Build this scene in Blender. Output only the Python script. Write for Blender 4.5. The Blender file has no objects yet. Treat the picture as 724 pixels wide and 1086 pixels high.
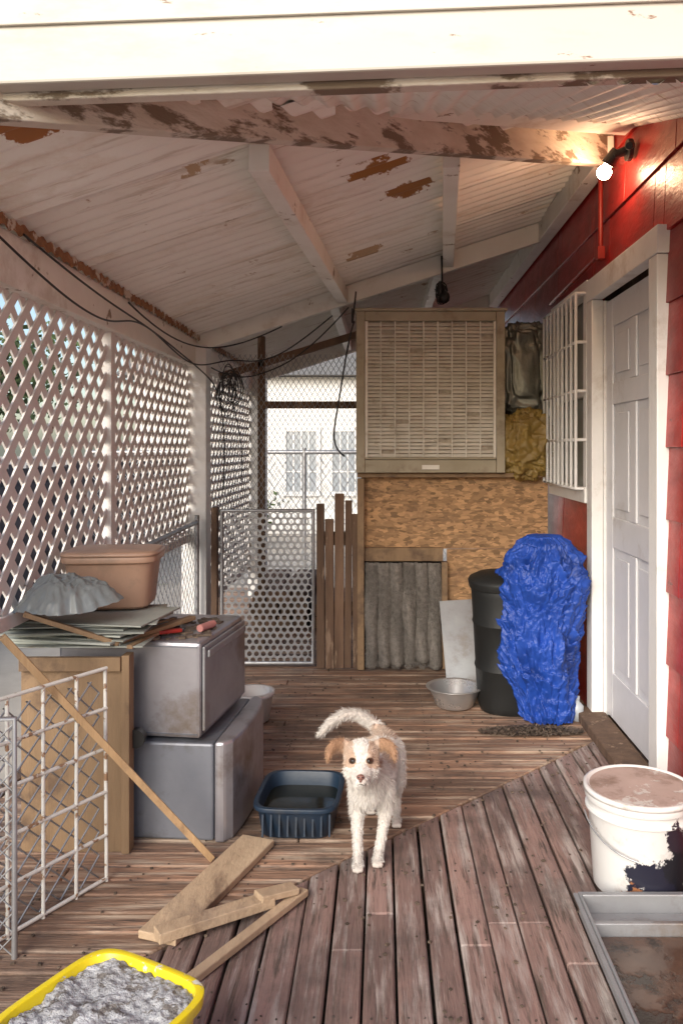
import bpy, bmesh, math, random
from mathutils import Vector, Matrix, noise, Euler
random.seed(7)
R=math.radians
scene=bpy.context.scene
col=scene.collection
# ------------------------------------------------------------------ helpers
def link(o,parent=None):
    col.objects.link(o)
    if parent: o.parent=parent
    return o
def empty(name):
    e=bpy.data.objects.new(name,None); e.empty_display_size=.1
    return link(e)
class MB:
    def __init__(s): s.v=[]; s.f=[]
    def add(s,vs,fs):
        n=len(s.v); s.v+= [tuple(v) for v in vs]; s.f+=[tuple(i+n for i in f) for f in fs]
    def box(s,x0,x1,y0,y1,z0,z1,rot=None):
        vs=[Vector((x,y,z)) for z in(z0,z1) for y in(y0,y1) for x in(x0,x1)]
        if rot:
            c=Vector(((x0+x1)/2,(y0+y1)/2,(z0+z1)/2)); m=Euler(rot).to_matrix()
            vs=[m@(v-c)+c for v in vs]
        s.add(vs,[(0,2,3,1),(4,5,7,6),(0,1,5,4),(2,6,7,3),(0,4,6,2),(1,3,7,5)])
    def beam(s,a,b,w,h,up=(0,0,1)):
        a=Vector(a);b=Vector(b);d=(b-a).normalized();u=Vector(up)
        r=d.cross(u).normalized();u=r.cross(d).normalized()
        vs=[]
        for p in(a,b):
            for i,j in((-1,-1),(1,-1),(1,1),(-1,1)): vs.append(p+r*(w/2*i)+u*(h/2*j))
        s.add(vs,[(0,1,2,3),(7,6,5,4),(0,4,5,1),(1,5,6,2),(2,6,7,3),(3,7,4,0)])
    def prism(s,poly,z0,z1):
        n=len(poly)
        vs=[(p[0],p[1],z0) for p in poly]+[(p[0],p[1],z1) for p in poly]
        fs=[tuple(range(n-1,-1,-1)),tuple(range(n,2*n))]+[(i,(i+1)%n,n+(i+1)%n,n+i) for i in range(n)]
        s.add(vs,fs)
    def cyl(s,a,b,r0,r1=None,n=12,cap=True):
        r1=r0 if r1 is None else r1
        a=Vector(a);b=Vector(b);d=(b-a).normalized()
        u=d.orthogonal().normalized();w=d.cross(u)
        vs=[];
        for p,r in((a,r0),(b,r1)):
            for i in range(n):
                t=2*math.pi*i/n; vs.append(p+u*(r*math.cos(t))+w*(r*math.sin(t)))
        fs=[(i,(i+1)%n,n+(i+1)%n,n+i) for i in range(n)]
        if cap: fs+=[tuple(range(n-1,-1,-1)),tuple(range(n,2*n))]
        s.add(vs,fs)
    def loft(s,secs,cx,cy,rot=0,n=40,e=2.0,cap0=True,cap1=True):
        vs=[]
        for sc in secs:
            ee=sc[3] if len(sc)>3 else e
            for i in range(n):
                t=2*math.pi*i/n; c,sn=math.cos(t),math.sin(t)
                x=sc[1]*math.copysign(abs(c)**(2/ee),c); y=sc[2]*math.copysign(abs(sn)**(2/ee),sn)
                vs.append((cx+x*math.cos(rot)-y*math.sin(rot),cy+x*math.sin(rot)+y*math.cos(rot),sc[0]))
        fs=[]
        for k in range(len(secs)-1):
            for i in range(n): fs.append((k*n+i,k*n+(i+1)%n,(k+1)*n+(i+1)%n,(k+1)*n+i))
        m=len(secs)-1
        if cap0: fs.append(tuple(range(n-1,-1,-1)))
        if cap1: fs.append(tuple(range(m*n,m*n+n)))
        s.add(vs,fs)
    def blob(s,c,r,sub=2,rot=None):
        bm=bmesh.new(); bmesh.ops.create_icosphere(bm,subdivisions=sub,radius=1)
        m=Euler(rot).to_matrix() if rot else Matrix.Identity(3)
        r=(r,r,r) if isinstance(r,(int,float)) else r
        vs=[m@Vector((v.co.x*r[0],v.co.y*r[1],v.co.z*r[2]))+Vector(c) for v in bm.verts]
        fs=[tuple(v.index for v in f.verts) for f in bm.faces]; bm.free()
        s.add(vs,fs)
    def obj(s,name,mat,parent=None,bevel=0,smooth=False,seg=2,recalc=True):
        me=bpy.data.meshes.new(name); me.from_pydata(s.v,[],s.f)
        if recalc:
            bm=bmesh.new(); bm.from_mesh(me); bmesh.ops.recalc_face_normals(bm,faces=bm.faces[:]); bm.to_mesh(me); bm.free()
        if smooth:
            for p in me.polygons: p.use_smooth=True
        if mat: me.materials.append(mat)
        o=bpy.data.objects.new(name,me); link(o,parent)
        if bevel:
            b=o.modifiers.new('Bevel','BEVEL'); b.width=bevel; b.segments=seg; b.limit_method='ANGLE'; b.angle_limit=R(40)
        return o
def curve(name,polys,r,mat,parent=None,nurbs=False,res=2):
    cu=bpy.data.curves.new(name,'CURVE'); cu.dimensions='3D'; cu.bevel_depth=r; cu.bevel_resolution=res; cu.resolution_u=8
    for pts in polys:
        sp=cu.splines.new('NURBS' if nurbs else 'POLY'); sp.points.add(len(pts)-1)
        for p,q in zip(sp.points,pts): p.co=(q[0],q[1],q[2],1)
        if nurbs: sp.use_endpoint_u=True; sp.order_u=min(4,len(pts))
    cu.materials.append(mat)
    o=bpy.data.objects.new(name,cu); return link(o,parent)
def diag(w,h,p,k=1.0):
    out=[]
    n0=-int(w*k/p)-2; n1=int(h/p)+int(w*k/p)+3
    for d in(1,-1):
        for n in range(n0,n1):
            us=[0,w,(0-n*p)/(d*k),(h-n*p)/(d*k)]
            pts=[]
            for u in us:
                v=n*p+d*k*u
                if -1e-6<=u<=w+1e-6 and -1e-6<=v<=h+1e-6: pts.append((u,v))
            if len(pts)>=2:
                pts.sort(); a,b=pts[0],pts[-1]
                if abs(a[0]-b[0])>.005: out.append((d,a,b))
    return out
# ------------------------------------------------------------------ materials
def M(name,c1,c2,scale=6,rough=.7,metal=0,bump=.15,bscale=40,stretch=(1,1,1),patch=None,pscale=8,pth=.6,psoft=.03,pstretch=None,
      island=0,dirt=None,dscale=2.5,dth=.55,coat=0,spots=None,bdist=.01,chips=False,dsoft=.15,lines=None):
    m=bpy.data.materials.new(name); m.use_nodes=True; nt=m.node_tree; N=nt.nodes; L=nt.links
    b=N['Principled BSDF']; b.inputs['Roughness'].default_value=rough; b.inputs['Metallic'].default_value=metal
    if coat: b.inputs['Coat Weight'].default_value=coat
    tc=N.new('ShaderNodeTexCoord')
    def mp(st,rot=(0,0,0)):
        q=N.new('ShaderNodeMapping'); q.inputs['Scale'].default_value=st; q.inputs['Rotation'].default_value=rot; L.new(tc.outputs['Object'],q.inputs['Vector']); return q
    def nz(sc,st,det=5,ro=.6):
        n=N.new('ShaderNodeTexNoise'); n.inputs['Scale'].default_value=sc; n.inputs['Detail'].default_value=det; n.inputs['Roughness'].default_value=ro
        L.new(mp(st).outputs[0],n.inputs['Vector']); return n
    def mix(fac,a,bb,mode='MIX'):
        x=N.new('ShaderNodeMix'); x.data_type='RGBA'; x.blend_type=mode
        for inp,val in((x.inputs['Factor'],fac),(x.inputs['A'],a),(x.inputs['B'],bb)):
            if hasattr(val,'is_output'): L.new(val,inp)
            else: inp.default_value=val if isinstance(val,(int,float)) else (*val,1)
        return x.outputs['Result']
    def ramp(src,a,bb):
        r=N.new('ShaderNodeMapRange'); r.inputs['From Min'].default_value=a; r.inputs['From Max'].default_value=bb
        L.new(src,r.inputs['Value']); return r.outputs['Result']
    n1=nz(scale,stretch)
    c=mix(ramp(n1.outputs['Fac'],.3,.7),c1,c2)
    hsrc=None
    if chips:
        for k,(rt,st) in enumerate((((.3,.5,0),(26,26,75)),((.2,-.9,.3),(30,30,85)),((0,1.5,.2),(28,28,70)))):
            v=N.new('ShaderNodeTexVoronoi'); v.inputs['Scale'].default_value=1; L.new(mp(st,rt).outputs[0],v.inputs['Vector'])
            sx=N.new('ShaderNodeSeparateColor'); L.new(v.outputs['Color'],sx.inputs[0])
            cc=mix(sx.outputs[0],tuple(q*.5 for q in c1),tuple(min(.9,q*1.45) for q in c1))
            c=mix(ramp(sx.outputs[1],.45,.5),c,cc)
    if island:
        g=N.new('ShaderNodeNewGeometry')
        mr=N.new('ShaderNodeMapRange'); mr.inputs['To Min'].default_value=1-island; mr.inputs['To Max'].default_value=1+island*.6
        L.new(g.outputs['Random Per Island'],mr.inputs['Value'])
        cc=N.new('ShaderNodeCombineColor')
        for i in range(3): L.new(mr.outputs[0],cc.inputs[i])
        c=mix(1.0,c,cc.outputs[0],'MULTIPLY')
    if lines:
        st,sc,th,cl=lines
        nl=nz(sc,st,6,.7)
        c=mix(ramp(nl.outputs['Fac'],th,th+.12),c,cl)
    if patch:
        n2=nz(pscale,pstretch or stretch,7,.65)
        src=n2.outputs['Fac']
        f=ramp(src,pth,pth+psoft)
        c=mix(f,c,patch)
        hsrc=f
    if dirt:
        d=nz(dscale,pstretch or (1,1,1),7,.7)
        c=mix(ramp(d.outputs['Fac'],dth,dth+dsoft),c,dirt)
    if spots:
        for (p,r,cl) in spots:
            vm=N.new('ShaderNodeVectorMath'); vm.operation='DISTANCE'; L.new(tc.outputs['Object'],vm.inputs[0]); vm.inputs[1].default_value=p
            n3=nz(1.1/r,(1,1,1),6,.7)
            ad=N.new('ShaderNodeMath'); ad.operation='MULTIPLY_ADD'; L.new(n3.outputs['Fac'],ad.inputs[0]); ad.inputs[1].default_value=r*3.0; L.new(vm.outputs['Value'],ad.inputs[2])
            f=ramp(ad.outputs[0],r*2.4,r*2.3)
            c=mix(f,c,cl)
    L.new(c,b.inputs['Base Color'])
    if bump:
        n4=nz(bscale,stretch,4,.6)
        bp=N.new('ShaderNodeBump'); bp.inputs['Strength'].default_value=bump; bp.inputs['Distance'].default_value=bdist
        L.new(n4.outputs['Fac'],bp.inputs['Height'])
        if hsrc is not None:
            b2=N.new('ShaderNodeBump'); b2.inputs['Strength'].default_value=.5; b2.inputs['Distance'].default_value=.002; b2.invert=True
            L.new(hsrc,b2.inputs['Height']); L.new(bp.outputs[0],b2.inputs['Normal']); L.new(b2.outputs[0],b.inputs['Normal'])
        else: L.new(bp.outputs[0],b.inputs['Normal'])
    rr=N.new('ShaderNodeMapRange'); rr.inputs['To Min'].default_value=max(0,rough-.12); rr.inputs['To Max'].default_value=min(1,rough+.12)
    L.new(n1.outputs['Fac'],rr.inputs['Value']); L.new(rr.outputs[0],b.inputs['Roughness'])
    return m
paint=M('peeling_white_paint',(.90,.88,.81),(.82,.79,.71),5,.6,patch=(.32,.24,.16),pscale=7,pth=.63,dirt=(.62,.55,.45),dth=.57)
fasciaM=M('fascia_paint',(.60,.57,.50),(.53,.495,.43),3,.6,bump=.06,bscale=12,stretch=(.3,1,1),patch=(.26,.15,.10),pscale=16,pth=.66,dirt=(.42,.36,.29),dth=.50,pstretch=(.5,1,1.6),dsoft=.2)
weather=M('weathered_beam',(.74,.69,.60),(.58,.51,.41),9,.85,bump=.6,bscale=30,patch=(.22,.17,.12),pscale=6,pth=.49,psoft=.05,stretch=(.7,.7,2))
corr=M('corrugated_paint',(.94,.925,.85),(.89,.865,.78),4,.5,patch=(.46,.35,.24),pscale=9,pth=.65,dirt=(.74,.66,.54),dth=.55,dscale=3,pstretch=(.5,1.5,1),lines=((.25,9,1),5,.57,(.58,.51,.41)),  # lines: grime streaks in the colour that also imitate shading of the corrugations
   spots=[((-.02,3.12,2.37),.13,(.34,.15,.03)),((.12,3.5,2.42),.11,(.32,.14,.03)),((-.86,1.95,2.1),.14,(.38,.15,.04)),((-.1,4.3,2.35),.10,(.5,.36,.22)),((-.6,2.6,2.18),.05,(.5,.36,.22))])
rust=M('rusty_metal',(.38,.19,.08),(.20,.10,.05),20,.9,bump=.5,patch=(.62,.55,.45),pth=.54)
nailM=M('nail_heads',(.07,.05,.04),(.03,.022,.02),20,.8,bump=0)
latM=M('lattice_paint',(.82,.785,.75),(.72,.68,.64),6,.7,patch=(.38,.29,.23),pscale=16,pth=.65)
red=M('red_siding_paint',(.42,.020,.015),(.28,.013,.012),5,.38,bump=.25,bscale=18,stretch=(1,1,3),patch=(.14,.012,.012),pscale=8,pth=.66,island=.25,dirt=(.20,.022,.018),dth=.54)
doorM=M('door_paint',(.72,.715,.74),(.64,.64,.66),4,.45,bump=.05,dirt=(.48,.45,.43),dth=.60)
trimM=M('trim_paint',(.80,.785,.765),(.72,.695,.67),5,.5,bump=.1,dirt=(.50,.44,.38),dth=.58)
glass=M('window_glass',(.34,.35,.31),(.20,.21,.19),3,.12,bump=0)
def deckM(name,st,a,bb,p,i,d):
    return M(name,a,bb,6,.7,bump=.9,bscale=26,stretch=st,patch=p,pscale=15,pth=.50,psoft=.14,island=i,dirt=d,dscale=1.8,dth=.47,dsoft=.2,
      lines=(tuple(q*2.2 for q in st),14,.51,(.10,.07,.055)))
deckX=deckM('deck_paint_x',(.16,1.8,1),(.36,.205,.13),(.21,.13,.088),(.44,.335,.25),.45,(.125,.082,.06))
deckY=deckM('deck_paint_y',(1.8,.16,1),(.32,.205,.172),(.20,.13,.112),(.42,.355,.32),.45,(.11,.08,.07))
ground=M('dirt_ground',(.52,.47,.40),(.42,.37,.31),3,.95,bump=.4,bscale=20,patch=(.26,.28,.16),pscale=1.2,pth=.62,psoft=.1)
osb=M('osb',(.42,.245,.12),(.31,.175,.082),22,.75,bump=.3,bscale=45,dirt=(.22,.125,.068),dscale=3,dth=.54,chips=True)
plyM=M('brown_plywood',(.31,.20,.11),(.22,.14,.077),5,.75,bump=.2,stretch=(3,1,.4),dirt=(.13,.08,.05),dth=.50,dscale=5)
woodN=M('raw_pine',(.52,.34,.18),(.38,.24,.125),5,.7,bump=.35,bscale=30,stretch=(3,3,.5),dirt=(.20,.13,.08),dth=.54)
woodD=M('dark_old_wood',(.20,.12,.075),(.11,.066,.043),7,.85,bump=.5,bscale=30,stretch=(2,2,.3),island=.4,patch=(.28,.19,.13),pth=.60)
steel=M('brushed_steel',(.44,.43,.46),(.34,.33,.36),5,.36,metal=.6,bump=.05,dirt=(.20,.16,.13),dth=.53)
greyp=M('appliance_panel',(.22,.23,.26),(.16,.17,.20),4,.45,metal=.3,bump=.05,dirt=(.10,.09,.09),dth=.55)
galv=M('galvanised_wire',(.42,.42,.43),(.30,.30,.31),30,.45,metal=.6,bump=0)
whitewire=M('white_wire',(.76,.75,.71),(.60,.57,.51),30,.5,bump=0,patch=(.28,.16,.09),pscale=30,pth=.57)
brownbin=M('tan_plastic',(.46,.29,.20),(.39,.24,.165),3,.4,bump=.03,dirt=(.26,.18,.13),dth=.56)
greybag=M('grey_plastic_bag',(.24,.255,.25),(.16,.175,.175),4,.25,bump=.1,bscale=8)
paper=M('old_cardboard_sheets',(.40,.41,.37),(.28,.30,.26),5,.9,island=.4,dirt=(.22,.16,.10),dth=.52)
tubM=M('blue_black_rubber',(.010,.022,.042),(.015,.032,.058),6,.45,bump=.1,dirt=(.04,.04,.04),dth=.6)
water=M('dark_water',(.010,.012,.008),(.016,.016,.012),3,.06,bump=.02)
tarp=M('blue_tarp',(.010,.050,.29),(.016,.072,.40),6,.5,bump=.3,bscale=20,patch=(.005,.026,.16),pscale=5,pth=.52,psoft=.14)
ytarp=M('yellow_tarp',(.34,.23,.06),(.22,.14,.04),8,.5,bump=.4,bscale=16)
duct=M('grey_duct_sheet',(.12,.12,.10),(.21,.21,.185),9,.35,metal=.4,bump=.4,bscale=16)
canM=M('black_plastic',(.008,.009,.009),(.014,.015,.015),5,.6,bump=.1,dirt=(.035,.032,.03),dth=.6)
bucketM=M('white_bucket_plastic',(.72,.715,.70),(.64,.63,.61),4,.35,bump=.02,patch=(.44,.33,.28),pscale=18,pth=.65,psoft=.06,dirt=(.50,.45,.41),dth=.53,dscale=6,
   spots=[((.79,2.30,.06),.10,(.02,.02,.035)),((.86,2.33,.13),.10,(.015,.015,.02)),((.83,2.31,.20),.05,(.03,.02,.03)),((.70,2.3,.02),.045,(.30,.13,.06))])
tubwhite=M('white_tub_plastic',(.74,.73,.71),(.66,.64,.62),4,.35,bump=.02,dirt=(.46,.39,.33),dth=.56,dscale=8)
lidM=M('dirty_lid',(.50,.38,.33),(.40,.30,.255),9,.6,bump=.1,patch=(.60,.56,.51),pth=.55,dirt=(.26,.18,.14),dth=.52,dscale=9)
yellowM=M('yellow_plastic',(.80,.62,.02),(.74,.56,.015),4,.35,bump=.03,patch=(.66,.62,.5),pscale=24,pth=.62,dirt=(.5,.38,.08),dth=.60,dscale=9)
plaster=M('gravel_fill',(.50,.50,.51),(.28,.27,.27),24,.95,bump=1,bscale=70,patch=(.17,.15,.135),pscale=30,pth=.54)
coolerM=M('cooler_frame_paint',(.40,.345,.25),(.31,.265,.18),5,.6,bump=.1,dirt=(.20,.145,.10),dth=.52,dscale=4)
louvM=M('cooler_louvers',(.78,.74,.66),(.66,.61,.52),9,.65,bump=.2,patch=(.42,.33,.24),pscale=9,pth=.60,psoft=.12)
padM=M('cooler_pad',(.60,.53,.43),(.38,.31,.24),26,.95,bump=.8)
carpet=M('shaggy_carpet',(.34,.305,.27),(.19,.168,.148),40,1,bump=1,bscale=110,bdist=.02)
metalS=M('aluminium_sheet',(.36,.37,.38),(.27,.27,.28),5,.45,metal=.4,bump=.1,dirt=(.22,.18,.15),dth=.52)
black=M('black_rubber',(.012,.012,.012),(.02,.02,.02),6,.5,bump=0)
bowlM=M('stainless_bowl',(.62,.62,.62),(.50,.50,.50),6,.30,metal=.7,bump=.03)
redpipe=M('red_pipe_paint',(.34,.02,.012),(.24,.015,.01),8,.4,bump=.1)
debrisM=M('debris',(.15,.11,.08),(.08,.055,.04),18,1,bump=.8,island=.5)
leafM=M('leaves',(.10,.14,.05),(.06,.09,.03),3,.7,bump=0,island=.5)
barkM=M('bark',(.14,.10,.07),(.07,.05,.035),14,.95,bump=.8)
wallW=M('white_stucco',(.78,.76,.73),(.72,.70,.66),3,.9,bump=.1)
roofM=M('shingles',(.20,.19,.18),(.13,.12,.11),12,.95,bump=.5)
winD=M('pale_window',(.30,.33,.36),(.38,.40,.41),3,.15,bump=0)
fenceM=M('dark_fence_boards',(.085,.075,.08),(.05,.045,.055),8,.9,bump=.4,island=.4)
# ------------------------------------------------------------------ ground
g=MB(); g.add([(-150,-150,-.28),(150,-150,-.28),(150,150,-.28),(-150,150,-.28)],[(0,1,2,3)]); g.obj('ground',ground)
# ------------------------------------------------------------------ deck
deck=empty('wooden_deck')
C=2.71; XR=1.03; XL=-1.42
b=MB(); x=XL; nails=[]
while x<1.6:
    w=random.uniform(.080,.093); x1=x+w-random.uniform(.004,.010)
    ya=x+C-.005; yb=x1+C-.005
    dz=random.uniform(-.005,.002)
    j=random.uniform(.4,1.6)
    b.prism([(x,-.2),(x1,-.2),(x1,j-.003),(x,j-.003)],-.032,dz)
    if random.random()<.35:
        j2=random.uniform(2.0,2.7)
        if j2<min(ya,3.7)-.3:
            b.prism([(x,j),(x1,j),(x1,j2-.003),(x,j2-.003)],-.032,dz); j=j2
    b.prism([(x,j),(x1,j),(x1,min(yb,3.7)),(x,min(ya,3.7))],-.032,dz+random.uniform(-.001,.001))
    for k in range(12):
        yn=-.08+k*.65
        if yn<x+C-.05: nails+= [(x+.02,yn,dz),(x1-.02,yn,dz)]
    nails+=[(x+.02,x+.02+C-.04,dz),(x1-.02,x1-.02+C-.04,dz)]
    x+=w
b.obj('boards_near',deckY,deck,bevel=.004,seg=1)
b=MB(); y=XL+C-.3
while y<7.6:
    w=random.uniform(.080,.093); y1=y+w-random.uniform(.004,.010)
    xa=min(y-C-.004,XR+.02); xb=min(y1-C-.004,XR+.02)
    dz=random.uniform(-.005,.002)
    if xa>XL+.02:
        js=random.uniform(XL+.3,1.0)
        if js<xa-.2 and random.random()<.5:
            b.prism([(XL,y),(js-.002,y),(js-.002,y1),(XL,y1)],-.032,dz); b.prism([(js+.002,y),(xa,y),(xb,y1),(js+.002,y1)],-.032,dz+.001)
        else: b.prism([(XL,y),(xa,y),(xb,y1),(XL,y1)],-.032,dz)
        for xn in(-1.0,-.4,.2,.8):
            if xn<xa-.05: nails+=[(xn,y+.02,dz),(xn,y1-.02,dz)]
    y+=w
b.obj('boards_far',deckX,deck,bevel=.004,seg=1)
b=MB()
for k in range(12): b.box(XL,1.6,-.1+k*.65,-.06+k*.65,-.18,-.034)
b.box(XL-.002,1.6,-.26,-.21,-.27,-.002)
b.box(XL-.05,XL-.006,-.2,7.6,-.27,-.002)
b.obj('joists',woodD,deck)
b=MB()
for (xx,yy,dz) in nails: b.cyl((xx+random.uniform(-.004,.004),yy+random.uniform(-.006,.006),dz-.001),(xx,yy,dz+.0008),.0028,n=6)
b.obj('nails',nailM,deck)
# ------------------------------------------------------------------ roof
def rz(x,y): return 2.0+.33*(x+1.15)-.004*(y-3)
def rz2(x,y): return 2.0+.33*(y-1.56)
roof=empty('porch_roof')
xs=[-1.32+ i*(2.36/14) for i in range(15)]
ny=int((7.5-1.84)/.0078)
vs=[];fs=[]
for j in range(ny+1):
    y=1.84+j*(7.5-1.84)/ny
    fr=(y/.62)%1.0
    zc=.013*math.sin(2*math.pi*y/.078)-.036*fr
    for xx in xs:
        vs.append((xx,y,rz(xx,y)+.015+zc+.005*noise.noise(Vector((xx*2,y*1.5,0)))))
nx=len(xs)
for j in range(ny):
    yc=1.84+(j+.5)*(7.5-1.84)/ny
    for i in range(nx-1):
        xc=(xs[i]+xs[i+1])/2
        if yc > xc+C-.12: fs.append((j*nx+i,j*nx+i+1,(j+1)*nx+i+1,(j+1)*nx+i))
m=MB(); m.add(vs,fs); o=m.obj('corrugated_sheets',corr,roof,smooth=True)
nxx=int((2.6+1.4)/.0088); ys=[1.84+i*(2.26/14) for i in range(15)]
vs=[];fs=[]
for j in range(nxx+1):
    xx=-1.4+j*4.0/nxx
    zc=.009*math.sin(2*math.pi*xx/.07)
    for y in ys: vs.append((xx,y,rz2(xx,y)+.03+zc))
n=len(ys)
for j in range(nxx):
    xc=-1.4+(j+.5)*4.0/nxx
    for i in range(n-1):
        yc=(ys[i]+ys[i+1])/2
        if yc< xc+C+.14 : fs.append((j*n+i,j*n+i+1,(j+1)*n+i+1,(j+1)*n+i))
m=MB(); m.add(vs,fs); m.obj('corrugated_sheets_front',corr,roof,smooth=True)
b=MB(); b.beam((-1.1,-1.1+C,2.03),(1.06,1.06+C-.05,2.64),.05,.13)
b.obj('hip_beam',weather,roof,bevel=.004)
b=MB(); b.beam((.05,.05+C-.12,2.40),(1.12,1.12+C-.35,2.66),.12,.04); b.obj('hip_plank',paint,roof,bevel=.004)
b=MB(); b.beam((-2.4,1.80,2.03+.17),(2.2,1.80,2.20+.17),.05,.34); b.obj('front_fascia',fasciaM,roof,bevel=.006)
b=MB(); b.beam((-2.4,1.845,2.03+.02),(2.2,1.845,2.20+.02),.038,.07); b.obj('fascia_backing',weather,roof,bevel=.004)
b=MB(); b.beam((-2.4,1.770,2.03+.125),(2.2,1.770,2.20+.125),.008,.006); b.obj('fascia_lip',fasciaM,roof,bevel=.002)
b=MB()
b.beam((-.375,2.50,rz(-.40,2.3)-.065),(-.24,4.98,rz(-.24,4.98)-.07),.065,.085)
b.beam((.262,3.10,rz(.262,3)-.065),(.40,4.98,rz(.4,5)-.065),.065,.085)
b.beam((.36,5.04,rz(.4,5)-.06),(.36,7.4,rz(.4,7.4)-.06),.06,.08)
b.beam((-.3,5.04,rz(-.3,5)-.06),(-.3,7.4,rz(-.3,7.4)-.06),.06,.08)
b.obj('purlins',paint,roof,bevel=.004)
b=MB(); b.beam((.985,3.62,rz(.98,4)-.08),(.985,7.4,rz(.98,7)-.08),.075,.12); b.obj('wall_ledger',paint,roof,bevel=.004)
b=MB()
b.beam((-1.14,5.01,1.94),(1.02,5.01,2.635),.05,.12)
b.beam((-1.14,7.3,1.93),(1.02,7.3,2.62),.05,.12)
b.obj('cross_beams',paint,roof,bevel=.004)
b=MB(); b.box(-1.21,-1.12,1.84,7.45,1.79,1.955); b.obj('side_header',paint,roof,bevel=.005)
vs=[];fs=[]
for j in range(360):
    y=1.86+j*.0155
    zz=1.955+.006*math.sin(2*math.pi*y/.07); zt=.010*noise.noise(Vector((y*5,0,0)))
    vs+=[(-1.105,y,zz-.004-abs(zt)),(-1.105,y,zz+.03)]
    if j: k=2*j; fs.append((k-2,k,k+1,k-1))
m=MB(); m.add(vs,fs); m.obj('rusty_edge',rust,roof)
b=MB(); b.box(-1.205,-1.055,4.93,5.07,-.27,1.92); b.box(-1.16,-1.01,7.1,7.24,-.27,1.92); b.box(-1.21,-1.12,1.84,1.93,-.27,1.788)
b.obj('posts',trimM,roof,bevel=.006)
# ------------------------------------------------------------------ lattice
lat=empty('lattice_wall')
b=MB()
def latt(y0,y1,z0,z1,xp):
    for d,a,c in diag(y1-y0,z1-z0,.115,1.0):
        xx=xp+(.004 if d>0 else -.004)
        b.beam((xx,y0+a[0],z0+a[1]),(xx,y0+c[0],z0+c[1]),.034,.007,up=(1,0,0))
latt(1.94,3.46,.78,1.80,-1.165); latt(3.51,4.93,.78,1.80,-1.165); latt(5.07,7.1,.3,1.80,-1.15)
b.obj('slats',latM,lat)
b=MB()
b.box(-1.19,-1.14,3.46,3.51,.0,1.79); b.box(-1.19,-1.145,1.94,4.93,.74,.785); b.box(-1.18,-1.14,5.07,7.1,.26,.30)
b.obj('frame',latM,lat,bevel=.003)
# ------------------------------------------------------------------ chain link helper
def chain(name,O,U,w,h,p,r,mat,parent,k=1.0):
    O=Vector(O);U=Vector(U).normalized();V=Vector((0,0,1)); N=U.cross(V)
    b=MB()
    for d,a,c in diag(w,h,p,k):
        b.cyl(O+U*a[0]+V*a[1]+N*(.0015*d),O+U*c[0]+V*c[1]+N*(.0015*d),r,n=5,cap=False)
    return b.obj(name,mat,parent,smooth=True,recalc=False)
cl=empty('chain_link_fence')
chain('mesh',(-1.10,3.1,0),(0,1,0),1.78,.83,.075,.0018,galv,cl)
curve('rails',[[(-1.10,3.1,.83),(-1.10,4.88,.86)],[(-1.10,3.1,0),(-1.10,3.1,.84)],[(-1.10,4.88,0),(-1.10,4.88,.9)]],.014,galv,cl)
# ------------------------------------------------------------------ house
house=empty('red_house')
holes=[(3.0,3.98,-.3,2.10),(4.02,4.83,1.07,2.10)]
b=MB(); crs=.262; z=-.27; ci=0
while z<3.3:
    z1=z+crs
    br={1.0,9.0}
    yy=1.0+(.3 if ci%2 else 0)+random.uniform(-.05,.05)
    while yy<9: br.add(round(yy,3)); yy+=.61
    for h in holes: br.add(h[0]); br.add(h[1])
    br=sorted(t for t in br if 1.0<=t<=9)
    for a,c in zip(br,br[1:]):
        if c-a<.004: continue
        mid=(a+c)/2; iv=[(z,z1)]
        for h in holes:
            if h[0]<mid<h[1]:
                ni=[]
                for (p,q) in iv:
                    if h[2]>p: ni.append((p,min(q,h[2])))
                    if h[3]<q: ni.append((max(p,h[3]),q))
                iv=[t for t in ni if t[1]-t[0]>.005]
        for (p,q) in iv:
            j=random.uniform(0,.002)
            x0=XR+.012*(p-z)/crs-.002-j; x1=XR+.012*(q-z)/crs-.002-j
            a2=a+.0015;c2=c-.0015
            v=[(x0,a2,p),(x0,c2,p),(x1,c2,q),(x1,a2,q),(XR+.05,a2,p),(XR+.05,c2,p),(XR+.05,c2,q),(XR+.05,a2,q)]
            b.add(v,[(0,1,2,3),(7,6,5,4),(0,4,5,1),(3,2,6,7),(0,3,7,4),(1,5,6,2)])
    z=z1; ci+=1
b.obj('siding',red,house,bevel=.0015,seg=1)
b=MB(); b.box(XR+.11,8,1.0,9,-.27,3.35); b.box(XR+.051,XR+.108,1.0,2.998,-.27,3.35); b.box(XR+.051,XR+.108,3.982,4.018,-.27,3.35); b.box(XR+.051,XR+.108,4.832,9,-.27,3.35)
b.obj('wall_core',woodD,house)
b=MB(); b.add([(.75,.7,3.25),(.75,9.3,3.25),(4.5,9.3,4.7),(4.5,.7,4.7),(8.3,9.3,3.25),(8.3,.7,3.25)],[(0,1,2,3),(3,2,4,5),(0,3,5),(1,4,2)])
b.obj('roof',roofM,house)
b=MB()
b.box(.995,1.05,2.975,3.07,0.0,2.005); b.box(.995,1.05,3.90,3.995,0.0,2.005); b.box(.993,1.05,2.965,4.005,2.007,2.11)
b.box(1.051,1.10,3.05,3.075,.03,2.0);b.box(1.051,1.10,3.895,3.92,.03,2.0)
b.obj('door_trim',trimM,house,bevel=.004)
b=MB(); xs_=1.062
b.box(xs_+.012,1.10,3.078,3.892,.05,1.99)
b.box(xs_,xs_+.011,3.078,3.18,.05,1.99);b.box(xs_,xs_+.011,3.79,3.892,.05,1.99)
for z0,z1 in((.262,.838),(.982,1.498),(1.602,1.858)): b.box(xs_+.0005,xs_+.011,3.44,3.53,z0,z1)
for z0,z1 in((.05,.26),(.84,.98),(1.50,1.60),(1.86,1.99)): b.box(xs_,xs_+.011,3.182,3.788,z0,z1)
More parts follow.
